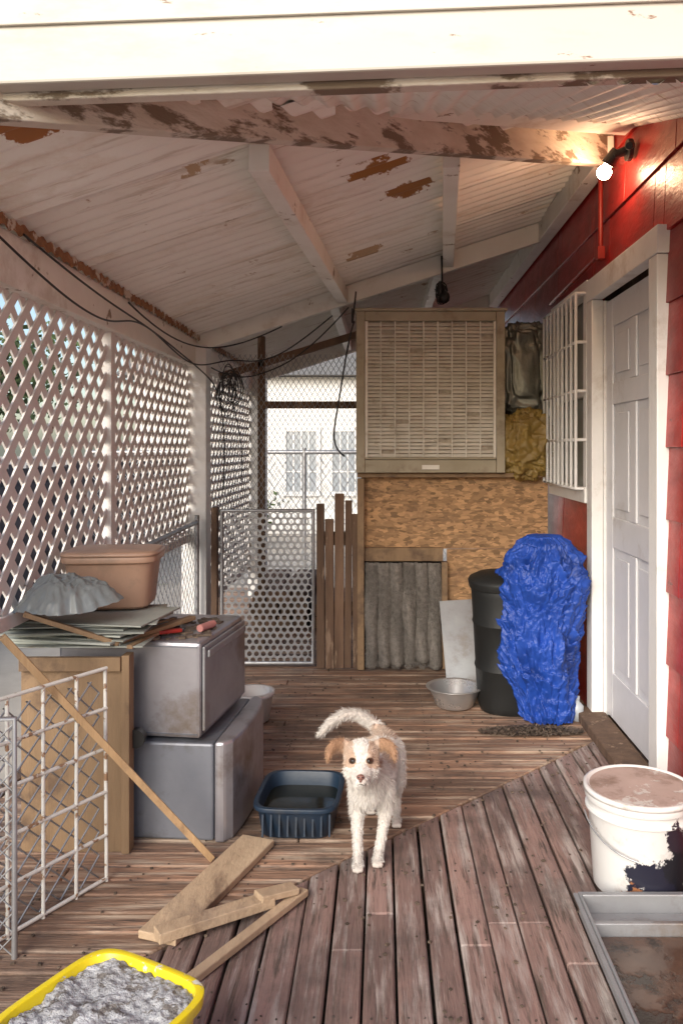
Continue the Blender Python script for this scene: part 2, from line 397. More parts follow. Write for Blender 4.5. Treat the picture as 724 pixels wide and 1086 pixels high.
for z0,z1 in((.30,.80),(1.02,1.46),(1.64,1.82)):
    for y0,y1 in((3.215,3.41),(3.56,3.755)): b.box(xs_+.004,xs_+.0115,y0,y1,z0,z1)
b.obj('door_leaf',doorM,house,bevel=.004)
b=MB(); b.box(.93,1.06,2.99,3.98,.001,.045); b.obj('door_threshold',woodD,house,bevel=.006)
b=MB()
b.box(.985,1.05,4.0,4.85,1.03,1.10); b.box(.995,1.05,4.0,4.85,2.06,2.12); b.box(.998,1.05,4.022,4.08,1.102,2.058); b.box(.998,1.05,4.77,4.828,1.102,2.058)
b.box(1.02,1.05,4.082,4.768,1.56,1.60)
b.obj('window_frame',trimM,house,bevel=.003)
b=MB(); b.box(1.06,1.07,4.05,4.8,1.08,2.08); b.obj('window_glass',glass,house)
bars=[]
for i in range(9):
    y=4.03+i*.0987; bars.append([(.95,y,1.10),(.95,y,2.06)])
for zz in(1.10,1.34,1.58,1.82,2.06): bars.append([(1.0,4.03,zz),(.95,4.03,zz),(.95,4.82,zz),(1.0,4.82,zz)])
curve('security_bars',bars,.008,trimM,house)
# lamp
lampE=empty('wall_lamp')
b=MB(); b.cyl((1.02,3.36,2.52),(1.00,3.36,2.52),.045,n=20); b.cyl((1.0,3.36,2.52),(.95,3.37,2.50),.018,n=12); b.cyl((.965,3.37,2.525),(.935,3.40,2.475),.022,.032,n=16)
b.cyl((1.0,3.30,2.52),(.98,3.26,2.50),.016,n=12); b.obj('socket',black,lampE,bevel=.003)
bm_=bpy.data.materials.new('lit_bulb'); bm_.use_nodes=True; nn=bm_.node_tree.nodes; pb=nn['Principled BSDF']
pb.inputs['Base Color'].default_value=(1,.9,.8,1); pb.inputs['Emission Color'].default_value=(1,.60,.35,1); pb.inputs['Emission Strength'].default_value=130
b=MB(); b.blob((.922,3.41,2.445),.030,3); b.cyl((.934,3.40,2.474),(.926,3.405,2.455),.016,.02,n=14,cap=False); b.obj('bulb',bm_,lampE,smooth=True)
pipe=empty('red_conduit')
curve('pipe',[[(1.005,3.78,2.60),(1.005,3.78,2.17)],[(1.005,3.78,2.20),(1.005,4.9,2.16)]],.011,redpipe,pipe)
b=MB(); b.box(.985,1.02,3.75,3.81,2.165,2.225); b.obj('junction_box',redpipe,pipe,bevel=.005)
# ------------------------------------------------------------------ back wall
ob=empty('osb_partition')
b=MB(); b.box(-.125,.985,4.885,4.90,.70,1.125); b.box(.385,.985,4.885,4.90,.0,.697); b.obj('board',osb,ob)
b=MB()
b.box(-.145,-.105,4.80,4.882,0,1.12); b.box(-.145,.985,4.80,4.93,1.127,1.152); b.box(-.13,.36,4.845,4.88,.63,.71); b.box(.35,.385,4.82,4.88,0,.628)
b.obj('framing',plyM,ob,bevel=.003)
b=MB(); b.box(-.12,.385,5.3,5.32,0,.8); b.obj('painted_shade_backing',black,ob)  # black sheet added behind the flaps, stands in for the shade inside
fl=empty('carpet_flap')
for i in range(6):
    x0=-.098+i*.074; wd=.074; nz_=40; nxs=10; vs=[];fs=[]
    lowz=random.uniform(.005,.05); ph=random.uniform(0,6)
    for j in range(nz_+1):
        t=j/nz_; z=.625*(1-t)+lowz*t
        for k in range(nxs+1):
            u=k/nxs
            xx=x0+wd*u+ (u-.5)*.01*math.sin(t*5+ph)+.006*math.sin(t*9+ph)
            yy=4.835-.050*math.sin(math.pi*u)*(.3+.9*t)+.012*math.sin(ph+t*7)+.005*noise.noise(Vector((xx*90,t*50,i)))
            vs.append((xx,yy,z+.004*noise.noise(Vector((xx*120,t*40,3)))))
    for j in range(nz_):
        for k in range(nxs): a=j*(nxs+1)+k; fs.append((a,a+1,a+nxs+2,a+nxs+1))
    m=MB(); m.add(vs,fs); o=m.obj('strip_%d'%(i+1),carpet,fl,smooth=True)
    sd=o.modifiers.new('s','SOLIDIFY'); sd.thickness=.008
b=MB()
for i in range(12000):
    x=random.uniform(-.098,.346); z=random.uniform(.02,.62); L_=random.uniform(.008,.018); w_=.0018
    u=((x+.098)/.074)%1; y=4.832-.050*math.sin(math.pi*u)*(.3+.9*(1-z/.62))+random.uniform(-.012,.004)
    dx=random.uniform(-.6,.6)*L_
    b.add([(x-w_,y,z),(x+w_,y,z),(x+dx,y-random.uniform(.004,.012),z-L_)],[(0,1,2)])
b.obj('shag',carpet,fl,recalc=False)
cool=empty('evaporative_cooler')
X0,X1,Y0,Y1,Z0,Z1=-.15,.71,4.74,5.5,1.156,2.09
b=MB(); b.box(X0+.02,X1-.02,Y0+.05,Y1,Z0,Z1-.02); b.obj('cabinet',coolerM,cool,bevel=.01)
b=MB()
b.box(X0,X0+.05,Y0,Y0+.06,Z0,Z1);b.box(X1-.05,X1,Y0,Y0+.06,Z0,Z1)
b.box(X0+.051,X1-.051,Y0+.002,Y0+.06,Z1-.055,Z1);b.box(X0+.051,X1-.051,Y0+.002,Y0+.06,Z0,Z0+.075)
b.box(X0-.012,X1+.012,Y0-.012,Y1+.01,Z1+.001,Z1+.018)
b.box(X0+.0515,X1-.0515,Y0-.008,Y0+.0,Z0+.077,Z0+.09)
b.obj('frame',coolerM,cool,bevel=.005)
b=MB(); b.box(X0+.051,X1-.051,Y0+.04,Y0+.049,Z0+.076,Z1-.056); b.obj('pad',padM,cool)
b=MB(); nsl=36; zz0=Z0+.10; zz1=Z1-.075
for i in range(nsl):
    z=zz0+(zz1-zz0)*i/(nsl-1)
    ncol=9; wq=(X1-X0-.12)/ncol
    for k in range(ncol):
        xa=X0+.06+k*wq
        if random.random()<.015: continue
        t=random.uniform(-.14,.14)
        b.box(xa+.001,xa+wq-.001,Y0+.006,Y0+.028,z-.0015,z+.0015,rot=(R(44)+t,t*.10,0))
b.obj('louvers',louvM,cool)
b=MB()
for k in range(10):
    xa=X0+.06+k*(X1-X0-.12)/9
    w=.008 if k in(0,9) else .0035
    b.box(xa-w,xa+w,Y0+.0025,Y0+.008,Z0+.078,Z1-.058)
b.box((X0+X1)/2-.05,(X0+X1)/2+.05,Y0-.006,Y0+.001,Z0+.02,Z0+.045)
b.obj('louver_ribs',louvM,cool)
def crumple(name,mat,c,rad,res=64,amp=.25,fr=1.6,seed=0,parent=None,shape=None,e=2.0,folds=0,zs=.8,smooth=True,hi=1.0,floor=.004):
    vs=[];fs=[];n=res;mv=res
    rg=lambda q:1-2*abs(noise.noise(q))
    for j in range(mv+1):
        ph=math.pi*j/mv
        for i in range(n):
            th=2*math.pi*i/n
            d=Vector((math.sin(ph)*math.cos(th),math.sin(ph)*math.sin(th),math.cos(ph)))
            o3=Vector((seed,seed*2.3,seed*3.1))
            q=Vector((d.x*fr,d.y*fr,d.z*fr*zs))+o3
            wv=noise.noise_vector(q*.8)*.6
            k=1+amp*(.55*rg(q+wv)+.28*hi*rg(q*2.3+wv)+.16*hi*rg(q*5.1+wv)+.06*hi*rg(q*11)-.6)
            v1=noise.voronoi(q*1.8+wv)[0]; k+=amp*.5*min(.5,(v1[1]-v1[0]))
            if folds: k+=folds*abs(math.sin(th*6+3*noise.noise(q*.7)+d.z*1.2))*(1-abs(d.z))**.4
            sx,sy=shape(d.z,th) if shape else (0,1)
            sg=lambda a:math.copysign(abs(a)**(2/e),a)
            vs.append((c[0]+sx+rad[0]*sg(d.x)*k*sy,c[1]+rad[1]*sg(d.y)*k*sy,max(floor,c[2]+rad[2]*sg(d.z)*(1+(k-1)*.5))))
    for j in range(mv):
        for i in range(n): fs.append((j*n+i,j*n+(i+1)%n,(j+1)*n+(i+1)%n,(j+1)*n+i))
    m=MB(); m.add(vs,fs); return m.obj(name,mat,parent,smooth=smooth)
crumple('grey_duct_sheet',duct,(.865,4.99,1.76),(.15,.09,.28),90,.4,1.8,5,e=3.5,zs=.4)
crumple('yellow_tarp',ytarp,(.845,4.84,1.32),(.145,.12,.20),110,.5,2.2,9,e=2.4)
b=MB(); b.beam((.455,4.52,.005),(.43,4.74,.42),.20,.006,up=(0,-1,0)); b.obj('metal_sheet',metalS,bevel=.001)
can=empty('trash_can')
b=MB(); b.loft([(0,.155,.155),(.03,.165,.165),(.20,.175,.175),(.21,.181,.181),(.225,.176,.176),(.42,.186,.186),(.43,.193,.193),(.445,.188,.188),(.57,.195,.195),(.60,.198,.198)],.645,4.12,n=48,e=2.4); b.obj('body',canM,can,smooth=True,bevel=.003)
b=MB(); b.loft([(.60,.206,.206),(.635,.213,.213),(.65,.205,.205),(.672,.16,.16),(.68,.05,.05)],.645,4.12,n=48,e=2.4); b.obj('lid',canM,can,smooth=True,bevel=.003)
# blue tarp thrown over the side of the can: puffed on top, long folds hanging down to the deck
def build_tarp():
    vs=[];fs=[];n=340;mv=300
    prof=[(0,.02,.01),(.04,.085,.015),(.10,.125,.01),(.20,.178,-.008),(.32,.198,-.01),(.44,.178,.0),(.60,.182,.012),(.75,.175,.015),(.88,.150,.02),(.96,.142,.02),(1,.135,.02)]
    rg=lambda q:1-2*abs(noise.noise(q))
    ztop=.885
    for j in range(mv+1):
        t=j/mv
        for a,b_ in zip(prof,prof[1:]):
            if a[0]<=t<=b_[0]+1e-9:
                s=(t-a[0])/(b_[0]-a[0]); s=s*s*(3-2*s); r=a[1]+(b_[1]-a[1])*s; ox=a[2]+(b_[2]-a[2])*s; break
        if t<.10: z=ztop-.05*(t/.10)**1.5
        else: z=(ztop-.05)*(1-(t-.10)/.90)+.004
        for i in range(n):
            th=2*math.pi*i/n; cx,sy=math.cos(th),math.sin(th)
            wob=.9*noise.noise(Vector((cx*1.2,sy*1.2,t*3.5+4)))
            fold=abs(math.sin(th*4.5+wob*4+t*1.4))*.5+abs(math.sin(th*7.5-wob*5+t*2.6))*.3
            q=Vector((cx*1.25,sy*1.25,t*3.6))+Vector((7,3,1)); wv=noise.noise_vector(q*1.1)*.6
            cr=.42*rg(q*1.6+wv)+.30*rg(q*3.2+wv*1.3)+.20*rg(q*6.0+wv*1.6)+.10*rg(q*12.0+wv)
            v1=noise.voronoi(q*3.0+wv*1.5)[0]; fac=min(.6,v1[1]-v1[0])
            big=noise.noise(Vector((cx*.9,sy*.9,t*2.6+9)))
            k=1+min(1,t*6)*(.15*(fold-.4)*(.4+.9*t)+.30*(cr-.5)+.22*big+.10*(fac-.25))
            rr=r*k
            vs.append((.760+ox+rr*cx*1.02+.02*math.sin(t*7),3.955+rr*sy*.95,max(.004,z+min(1,t*6)*.05*(cr-.45))))
    for j in range(mv):
        for i in range(n): fs.append((j*n+i,j*n+(i+1)%n,(j+1)*n+(i+1)%n,(j+1)*n+i))
    fs.append(tuple(range(n-1,-1,-1)))
    m=MB(); m.add(vs,fs); return m.obj('blue_tarp',tarp,smooth=True)
build_tarp()
bw=MB(); bw.loft([(.003,.085,.085),(.012,.095,.095),(.095,.130,.130),(.10,.145,.145),(.104,.145,.145),(.102,.127,.127),(.02,.088,.088),(.016,.01,.01)],.365,4.13,n=48,cap1=True)
bw.obj('dog_bowl',bowlM,smooth=True,bevel=.001)
# ------------------------------------------------------------------ gate
gate=empty('metal_gate')
gx0,gx1,gz0,gz1,gy=-.945,-.405,.03,.93,4.84
b=MB(); s=.0205; rr=.0145; hh=s*math.sqrt(3)
row=0; z=gz0+.02
while z<gz1-.015:
    xx=gx0+.02+(s if row%2 else 0)
    while xx<gx1-.015:
        o_=[];i_=[]
        for k in range(12):
            t=math.pi*k/6+math.pi/6
            ro=s/math.cos(math.pi/6) if k%2==0 else s
            o_.append((xx+ro*math.cos(t),gy,z+ro*math.sin(t))); i_.append((xx+rr*math.cos(t),gy,z+rr*math.sin(t)))
        b.add(o_+i_,[(k,(k+1)%12,12+(k+1)%12,12+k) for k in range(12)])
        xx+=2*s
    z+=hh; row+=1
o=b.obj('perforated_panel',galv,gate)
curve('frame',[[(gx0,gy,gz0),(gx1,gy,gz0),(gx1,gy,gz1),(gx0,gy,gz1),(gx0,gy,gz0)]],.014,galv,gate)
b=MB(); b.box(-1.0,-.965,4.80,4.86,0,.95); b.obj('gate_post',woodD,gate,bevel=.004)
pk=MB(); xx=-.385
for w,h in((.05,.97),(.055,.88),(.06,1.03),(.045,.99),(.05,.91)):
    pk.box(xx,xx+w-.004,4.83+random.uniform(-.01,.015),4.86,.0,h,rot=(0,R(random.uniform(-1,1)),0)); xx+=w
pk.box(-.39,-.13,4.88,4.91,.3,.38); pk.box(-.39,-.13,4.88,4.91,.72,.80)
pk.obj('picket_fence',woodD,bevel=.003)
wp=empty('wire_screen')
b=MB(); b.box(-.80,-.755,5.28,5.32,-.0,2.02); b.box(-.80,.1,5.275,5.322,1.555,1.60); b.beam((-1.05,5.30,1.76),(-.1,5.30,2.05),.04,.045); b.obj('frame',woodD,wp,bevel=.003)
chain('wire',(-1.05,5.27,.9),(1,0,0),1.0,1.0,.055,.0018,galv,wp,k=1.6)
# ------------------------------------------------------------------ appliances
def rbox(mb,cx,cy,w,d,z0,z1,rot):
    ca,sa=math.cos(rot),math.sin(rot)
    p=[(cx+x*ca-y*sa,cy+x*sa+y*ca) for x,y in((-w/2,-d/2),(w/2,-d/2),(w/2,d/2),(-w/2,d/2))]
    mb.prism(p,z0,z1)
rA=R(-5)
def place(px,py,rot,pts):
    ca,sa=math.cos(rot),math.sin(rot); return [(px+x*ca-y*sa,py+x*sa+y*ca) for x,y in pts]
ap=empty('old_refrigerator')
b=MB(); b.prism(place(-.555,2.70,rA,[(-.56,0),(0,0),(0,.5),(-.56,.5)]),.005,.325); b.obj('cabinet',greyp,ap,bevel=.008)
b=MB(); b.prism(place(-.555,2.70,rA,[(.004,-.004),(.035,-.002),(.058,.03),(.068,.12),(.072,.25),(.068,.40),(.055,.48),(.03,.51),(.004,.51)]),.0,.332); b.obj('door',steel,ap,bevel=.01,smooth=False)
ap2=empty('old_dishwasher')
b=MB(); b.prism(place(-.60,2.71,R(-8),[(-.50,0),(0,0),(0,.46),(-.50,.46)]),.337,.655); b.obj('cabinet',steel,ap2,bevel=.012)
b=MB(); b.prism(place(-.60,2.71,R(-8),[(.003,.01),(.012,.01),(.012,.45),(.003,.45)]),.36,.64); b.prism(place(-.60,2.71,R(-8),[(.013,.03),(.022,.03),(.022,.43),(.013,.43)]),.60,.625); b.obj('door_panel',metalS,ap2,bevel=.004)
b=MB()
b.prism(place(-.60,2.71,R(-8),[(-.49,-.003),(-.01,-.003),(-.01,-.0005),(-.49,-.0005)]),.35,.354)
b.prism(place(-.60,2.71,R(-8),[(-.49,-.003),(-.01,-.003),(-.01,-.0005),(-.49,-.0005)]),.638,.642)
b.prism(place(-.60,2.71,R(-8),[(-.30,.15),(-.12,.15),(-.12,.17),(-.30,.17)]),.656,.664)
b.obj('seams',greyp,ap2)
b=MB(); b.cyl((-.80,2.66,.355),(-.80,2.69,.355),.03,n=20); b.obj('knob',black,ap2)
st=empty('cardboard_stack')
b=MB(); zz=.662
for i in range(13):
    w=random.uniform(.36,.46); d=random.uniform(.28,.4); h=random.uniform(.003,.008)
    rbox(b,-.99+random.uniform(-.03,.04),2.80+random.uniform(-.04,.04),w,d,zz,zz+h,R(random.uniform(-14,10))); zz+=h+.001
b.obj('sheets',paper,st)
junk=empty('scrap_wood')
b=MB(); b.beam((-.86,2.62,.675),(-.68,2.95,.69),.03,.014); b.beam((-.80,2.60,.668),(-.72,3.0,.674),.02,.012); b.beam((-1.1,2.52,.79),(-.84,2.62,.675),.025,.015); b.beam((-.93,2.60,.70),(-.74,2.92,.69),.012,.01); b.obj('strips',plyM,junk,bevel=.002)
b=MB(); b.beam((-.76,2.79,.672),(-.69,2.83,.672),.022,.012); b.obj('red_piece',redpipe,junk,bevel=.003)
b=MB(); b.cyl((-.63,2.84,.675),(-.60,2.92,.675),.013,n=12); b.obj('pink_roll',M('pink_plastic',(.5,.22,.19),(.4,.17,.16),5,.5),junk)
b=MB()
for i in range(60):
    x,y=random.uniform(-.82,-.6),random.uniform(2.75,3.1); s=random.uniform(.004,.014); b.box(x-s,x+s*1.5,y-s,y+s,.6555,.6555+s*.6,rot=(0,0,random.uniform(0,3)))
b.obj('crumbs',debrisM,junk)
bn=empty('storage_bin')
b=MB(); b.loft([(.742,.125,.10),(.75,.135,.11),(.90,.152,.125),(.905,.165,.138),(.925,.165,.138),(.925,.150,.122),(.77,.13,.105),(.76,.02,.02)],-.955,2.93,rot=R(6),n=64,e=5); b.obj('tub',brownbin,bn,smooth=True,bevel=.002)
b=MB(); b.loft([(.926,.166,.139),(.936,.167,.14),(.942,.15,.125),(.944,.02,.02)],-.955,2.93,rot=R(6),n=64,e=5); b.obj('lid',brownbin,bn,smooth=True)
# thin plastic bag lying over the stack: a wrinkled sheet with ragged edges
def build_bag():
    vs=[];fs=[];n=180;mr=70
    rg=lambda q:1-2*abs(noise.noise(q))
    for j in range(mr+1):
        rho=j/mr
        for i in range(n):
            th=2*math.pi*i/n; c,s=math.cos(th),math.sin(th)
            out=1+.22*noise.noise(Vector((c*1.4,s*1.4,5)))+.10*noise.noise(Vector((c*5,s*5,2)))+.35*max(0,math.cos(th-.25))**6
            x=-1.03+.150*rho*c*out; y=2.62+.105*rho*s*out
            q=Vector((x*9,y*9,2)); wv=noise.noise_vector(q*.6)*.8
            wr=.5*rg(q+wv)+.3*rg(q*2.2+wv)+.2*rg(q*4.5+wv)
            h=.095*(1-rho**2.6)*(1+.35*noise.noise(q*.7))
            vs.append((x,y,.785+max(0,h+.045*(wr-.45)*(1-.6*rho))+.03*max(0,math.cos(th-.25))**4*rho))
    for j in range(mr):
        for i in range(n): fs.append((j*n+i,j*n+(i+1)%n,(j+1)*n+(i+1)%n,(j+1)*n+i))
    m=MB(); m.add(vs,fs); m.obj('plastic_bag',greybag,smooth=True)
build_bag()
b=MB(); b.box(-1.16,-.835,2.640,2.655,0,.62); b.obj('plywood_board',plyM,bevel=.001)
b=MB(); b.box(-.833,-.808,2.625,2.675,0,.635); b.box(-1.16,-.835,2.62,2.638,.585,.63); b.obj('board_batten',plyM,bevel=.002)
kp=empty('kennel_panel')
A=Vector((-.825,2.46,0)); B=Vector((-1.10,1.98,0)); U=(B-A).normalized(); W=(B-A).length
pol=[]
for i in range(6):
    p=A+U*(W*i/5); pol.append([p+Vector((0,0,.0)),p+Vector((random.uniform(-.006,.006),0,.64))])
for z in(.01,.14,.27,.40,.52,.64): pol.append([A+Vector((0,0,z)),B+Vector((0,0,z))])
curve('bars',pol,.0058,whitewire,kp)
chain('mesh',A+Vector((-.03,0.02,0)),U,W,.60,.07,.0028,galv,kp)
k2=empty('dog_crate_panel')
A=Vector((-.935,2.09,0)); U=Vector((-1,-.12,0)).normalized()
chain('mesh',A,U,.4,.60,.06,.0022,galv,k2)
curve('frame',[[A,A+Vector((0,0,.61)),A+U*.4+Vector((0,0,.61))]],.008,galv,k2)
b=MB(); b.beam((-1.045,2.26,.78),(-.535,2.575,.012),.030,.020); b.obj('wooden_pole',woodN,bevel=.002)
def plank(name,a,c,w,h,mat):
    b=MB(); b.beam(a,c,w,h); return b.obj(name,mat,bevel=.003)
woodF=M('plank_wood',(.50,.365,.24),(.37,.26,.165),6,.75,bump=.5,bscale=34,stretch=(1.5,.6,1),patch=(.20,.13,.085),pscale=6,pth=.55,psoft=.12,dirt=(.25,.18,.13),dth=.52)
plank('wood_plank',(-.405,2.69,.014),(-.59,2.15,.014),.115,.022,woodF)
plank('wood_plank',(-.585,2.13,.034),(-.31,2.31,.030),.050,.028,woodF)
plank('wood_plank',(-.515,1.90,.012),(-.225,2.38,.014),.030,.020,woodF)
plank('wood_plank',(-.345,2.285,.050),(-.25,2.36,.034),.05,.018,woodF)
tb=empty('rubber_tub')
b=MB(); b.loft([(.002,.115,.135),(.01,.122,.142),(.095,.134,.158),(.098,.146,.170),(.112,.146,.170),(.112,.130,.155),(.06,.124,.148)],-.283,2.86,rot=R(-3),n=64,e=5,cap1=False); b.obj('shell',tubM,tb,smooth=True,bevel=.002)
b=MB()
for i in range(9):
    xx=-.283-.11+i*.0275; b.box(xx-.003,xx+.003,2.700,2.712,.02,.09,rot=(R(-9),0,0))
b.obj('ribs',tubM,tb)
b=MB(); b.loft([(.05,.120,.145),(.064,.1245,.1485)],-.283,2.86,rot=R(-3),n=64,e=5); b.obj('water',water,tb)
bk=empty('plastic_bucket')
bx,by=.765,2.44
b=MB(); b.loft([(.002,.128,.128),(.008,.134,.134),(.23,.149,.149),(.231,.158,.158),(.238,.158,.158),(.239,.150,.150),(.262,.151,.151),(.263,.159,.159),(.283,.160,.160)],bx,by,n=64); b.obj('body',bucketM,bk,smooth=True,bevel=.0015)
b=MB(); b.loft([(.2835,.163,.163),(.296,.163,.163),(.299,.156,.156),(.297,.151,.151),(.294,.149,.149),(.293,.02,.02)],bx,by,n=64); b.obj('rim',tubwhite,bk,smooth=True)
b=MB(); b.loft([(.2935,.146,.146),(.2955,.144,.144)],bx,by,n=64); b.obj('lid',lidM,bk)
hp=[]
for i in range(21):
    t=math.pi*i/20; hp.append((bx-.165*math.cos(t)*1.0,by-.158*math.sin(t)*1.0-.004,.225-.085*math.sin(t)))
curve('handle',[hp[:9]],.0025,galv,bk)
tr=empty('metal_tray')
b=MB(); tx0,tx1,ty0,ty1=.555,1.0,1.55,2.275
b.box(tx0,tx1,ty0,ty1,.004,.010)
b.box(tx0-.008,tx0,ty0-.008,ty1+.008,.001,.06);b.box(tx1,tx1+.008,ty0-.008,ty1+.008,.001,.06);b.box(tx0,tx1,ty1,ty1+.008,.001,.06);b.box(tx0,tx1,ty0-.008,ty0,.001,.06)
b.box(tx0-.022,tx0-.009,ty0-.02,ty1+.02,.05,.057); b.box(tx0-.008,tx1,ty1+.009,ty1+.025,.05,.057)
b.box(tx0+.001,tx1-.001,ty1-.12,ty1-.105,.011,.05)
b.obj('pan',metalS,tr,bevel=.003)
b=MB(); b.box(tx0+.003,tx1-.003,ty0+.003,ty1-.125,.0105,.018); b.obj('rusty_water',M('rusty_water',(.13,.075,.05),(.07,.043,.032),6,.14,bump=.1,patch=(.03,.02,.015),pth=.50,psoft=.1),tr)
yp=empty('yellow_pail')
b=MB(); cx,cy,ro=-.515,1.50,R(-28)
b.loft([(.002,.105,.105),(.01,.115,.115),(.25,.138,.138),(.252,.150,.150),(.275,.152,.152),(.275,.138,.138),(.25,.132,.132)],cx,cy,rot=ro,n=64,e=5,cap1=False); b.obj('shell',yellowM,yp,smooth=True,bevel=.0015)
vs=[];fs=[];n=60
for j in range(n+1):
    for i in range(n+1):
        u=(i/n-.5)*2;v=(j/n-.5)*2
        x=u*.133*math.sqrt(1-.18*v*v*v*v);y=v*.133*math.sqrt(1-.18*u**4)
        z=.262+.012*noise.noise(Vector((u*2,v*2,1)))+.006*noise.noise(Vector((u*9,v*9,1)))+.003*noise.noise(Vector((u*25,v*25,4)))
        vs.append((cx+x*math.cos(ro)-y*math.sin(ro),cy+x*math.sin(ro)+y*math.cos(ro),z))
for j in range(n):
    for i in range(n): a=j*(n+1)+i; fs.append((a,a+1,a+n+2,a+n+1))
m=MB(); m.add(vs,fs); m.obj('plaster_fill',plaster,yp,smooth=True)
b=MB(); b.loft([(.002,.08,.08),(.12,.1,.1),(.122,.108,.108),(.14,.108,.108),(.14,.09,.09),(.05,.08,.08)],-.62,3.92,n=40); b.obj('white_tub',tubwhite,smooth=True)
def leafpile(name,cx,cy,rx,ry,n,mat,h=.02,s=(.01,.03)):
    b=MB()
    for i in range(n):
        a=random.uniform(0,6.28); r=math.sqrt(random.random())
        x=cx+rx*r*math.cos(a);y=cy+ry*r*math.sin(a);z=.004+random.random()*h*(1-r*.8)
        L_=random.uniform(*s);w=L_*random.uniform(.2,.6)
        d=Vector((random.uniform(-1,1),random.uniform(-1,1),random.uniform(-.3,.3))).normalized();q=Vector((-d.y,d.x,random.uniform(-.3,.3)))
        p=Vector((x,y,z+.003))
        b.add([p-d*L_/2,p+q*w/2,p+d*L_/2,p-q*w/2],[(0,1,2,3)])
    return b.obj(name,mat,recalc=False)
leafpile('leaf_litter',.68,3.74,.24,.06,2200,debrisM,.035)
bits=MB()
for i in range(700):
    x=random.uniform(-1,1.0);y=random.uniform(1.85,4.7);s=random.uniform(.0015,.0045)
    bits.box(x-s,x+s*random.uniform(.5,2),y-s,y+s,.001,.001+s,rot=(0,0,random.uniform(0,3)))
bits.obj('floor_grit',debrisM)
bt=MB(); bt.loft([(.001,.03,.03),(.07,.031,.031),(.09,.012,.012),(.10,.012,.012),(.115,.013,.013)],.93,3.92,n=20); bt.obj('small_bottle',M('clear_plastic',(.45,.48,.52),(.4,.43,.46),5,.15),smooth=True)
# ------------------------------------------------------------------ cables
cb=empty('electric_cables')
curve('cables',[[(-1.09,2.2,1.93),(-1.08,2.6,1.84),(-1.08,3.0,1.79),(-1.08,3.3,1.80),(-1.08,3.55,1.86),(-1.08,3.9,1.86),(-1.06,4.5,1.74),(-1.0,4.88,1.80),(-.9,4.95,1.84),(-.7,4.95,1.80),(-.5,4.95,1.93),(-.3,4.96,2.1)],
 [(-1.08,3.5,1.92),(-1.03,4.2,1.78),(-1.0,4.9,1.83),(-.6,4.93,2.03)],
 [(-1.09,2.5,1.95),(-1.085,3.1,1.88),(-1.08,3.7,1.87),(-1.06,4.3,1.80),(-1.02,4.86,1.72),(-.96,4.9,1.62),(-.93,4.9,1.3),(-.95,4.9,1.05)],
 [(-1.02,4.9,1.78),(-.88,4.92,1.70),(-.7,4.92,1.74),(-.45,4.92,1.86),(-.2,4.9,2.14)]],.004,black,cb,nurbs=True)
loops=[]
for k in range(7):
    c=(-.90+random.uniform(-.05,.05),4.9,1.64+random.uniform(-.07,.07)); pts=[]
    for i in range(14):
        t=i*.75; pts.append((c[0]+.06*math.cos(t)*random.uniform(.5,1),c[1]+.01*math.sin(t*2),c[2]+.13*math.sin(t)*random.uniform(.6,1)))
    loops.append(pts)
loops.append([(-.9,4.9,1.6),(-.86,4.9,1.45),(-.82,4.9,1.3),(-.84,4.9,1.1)])
curve('loops',loops,.003,black,cb,nurbs=True)
curve('cooler_cord',[[(-.16,4.72,2.03),(-.2,4.72,1.9),(-.24,4.75,1.6),(-.3,4.8,1.35),(-.26,4.8,1.28),(-.22,4.8,1.25)],[(-.17,4.7,2.1),(-.18,4.72,1.9),(-.15,4.72,2.2)]],.005,black,cb,nurbs=True)
hk=empty('hanging_cord_bundle')
b=MB(); b.cyl((.36,4.96,2.46),(.36,4.93,2.3),.006); b.blob((.37,4.9,2.2),(.035,.03,.04)); b.blob((.345,4.9,2.25),(.02,.03,.05)); b.obj('core',black,hk)
lp=[]
for k in range(6):
    c=(.36+random.uniform(-.015,.015),4.9,2.23+random.uniform(-.03,.03)); lp.append([(c[0]+.035*math.cos(i*.8)*random.uniform(.6,1.2),c[1]+.012*math.sin(i*1.7),c[2]+.06*math.sin(i*.8)*random.uniform(.6,1.2)) for i in range(12)])
curve('loops',lp,.003,black,hk,nurbs=True)
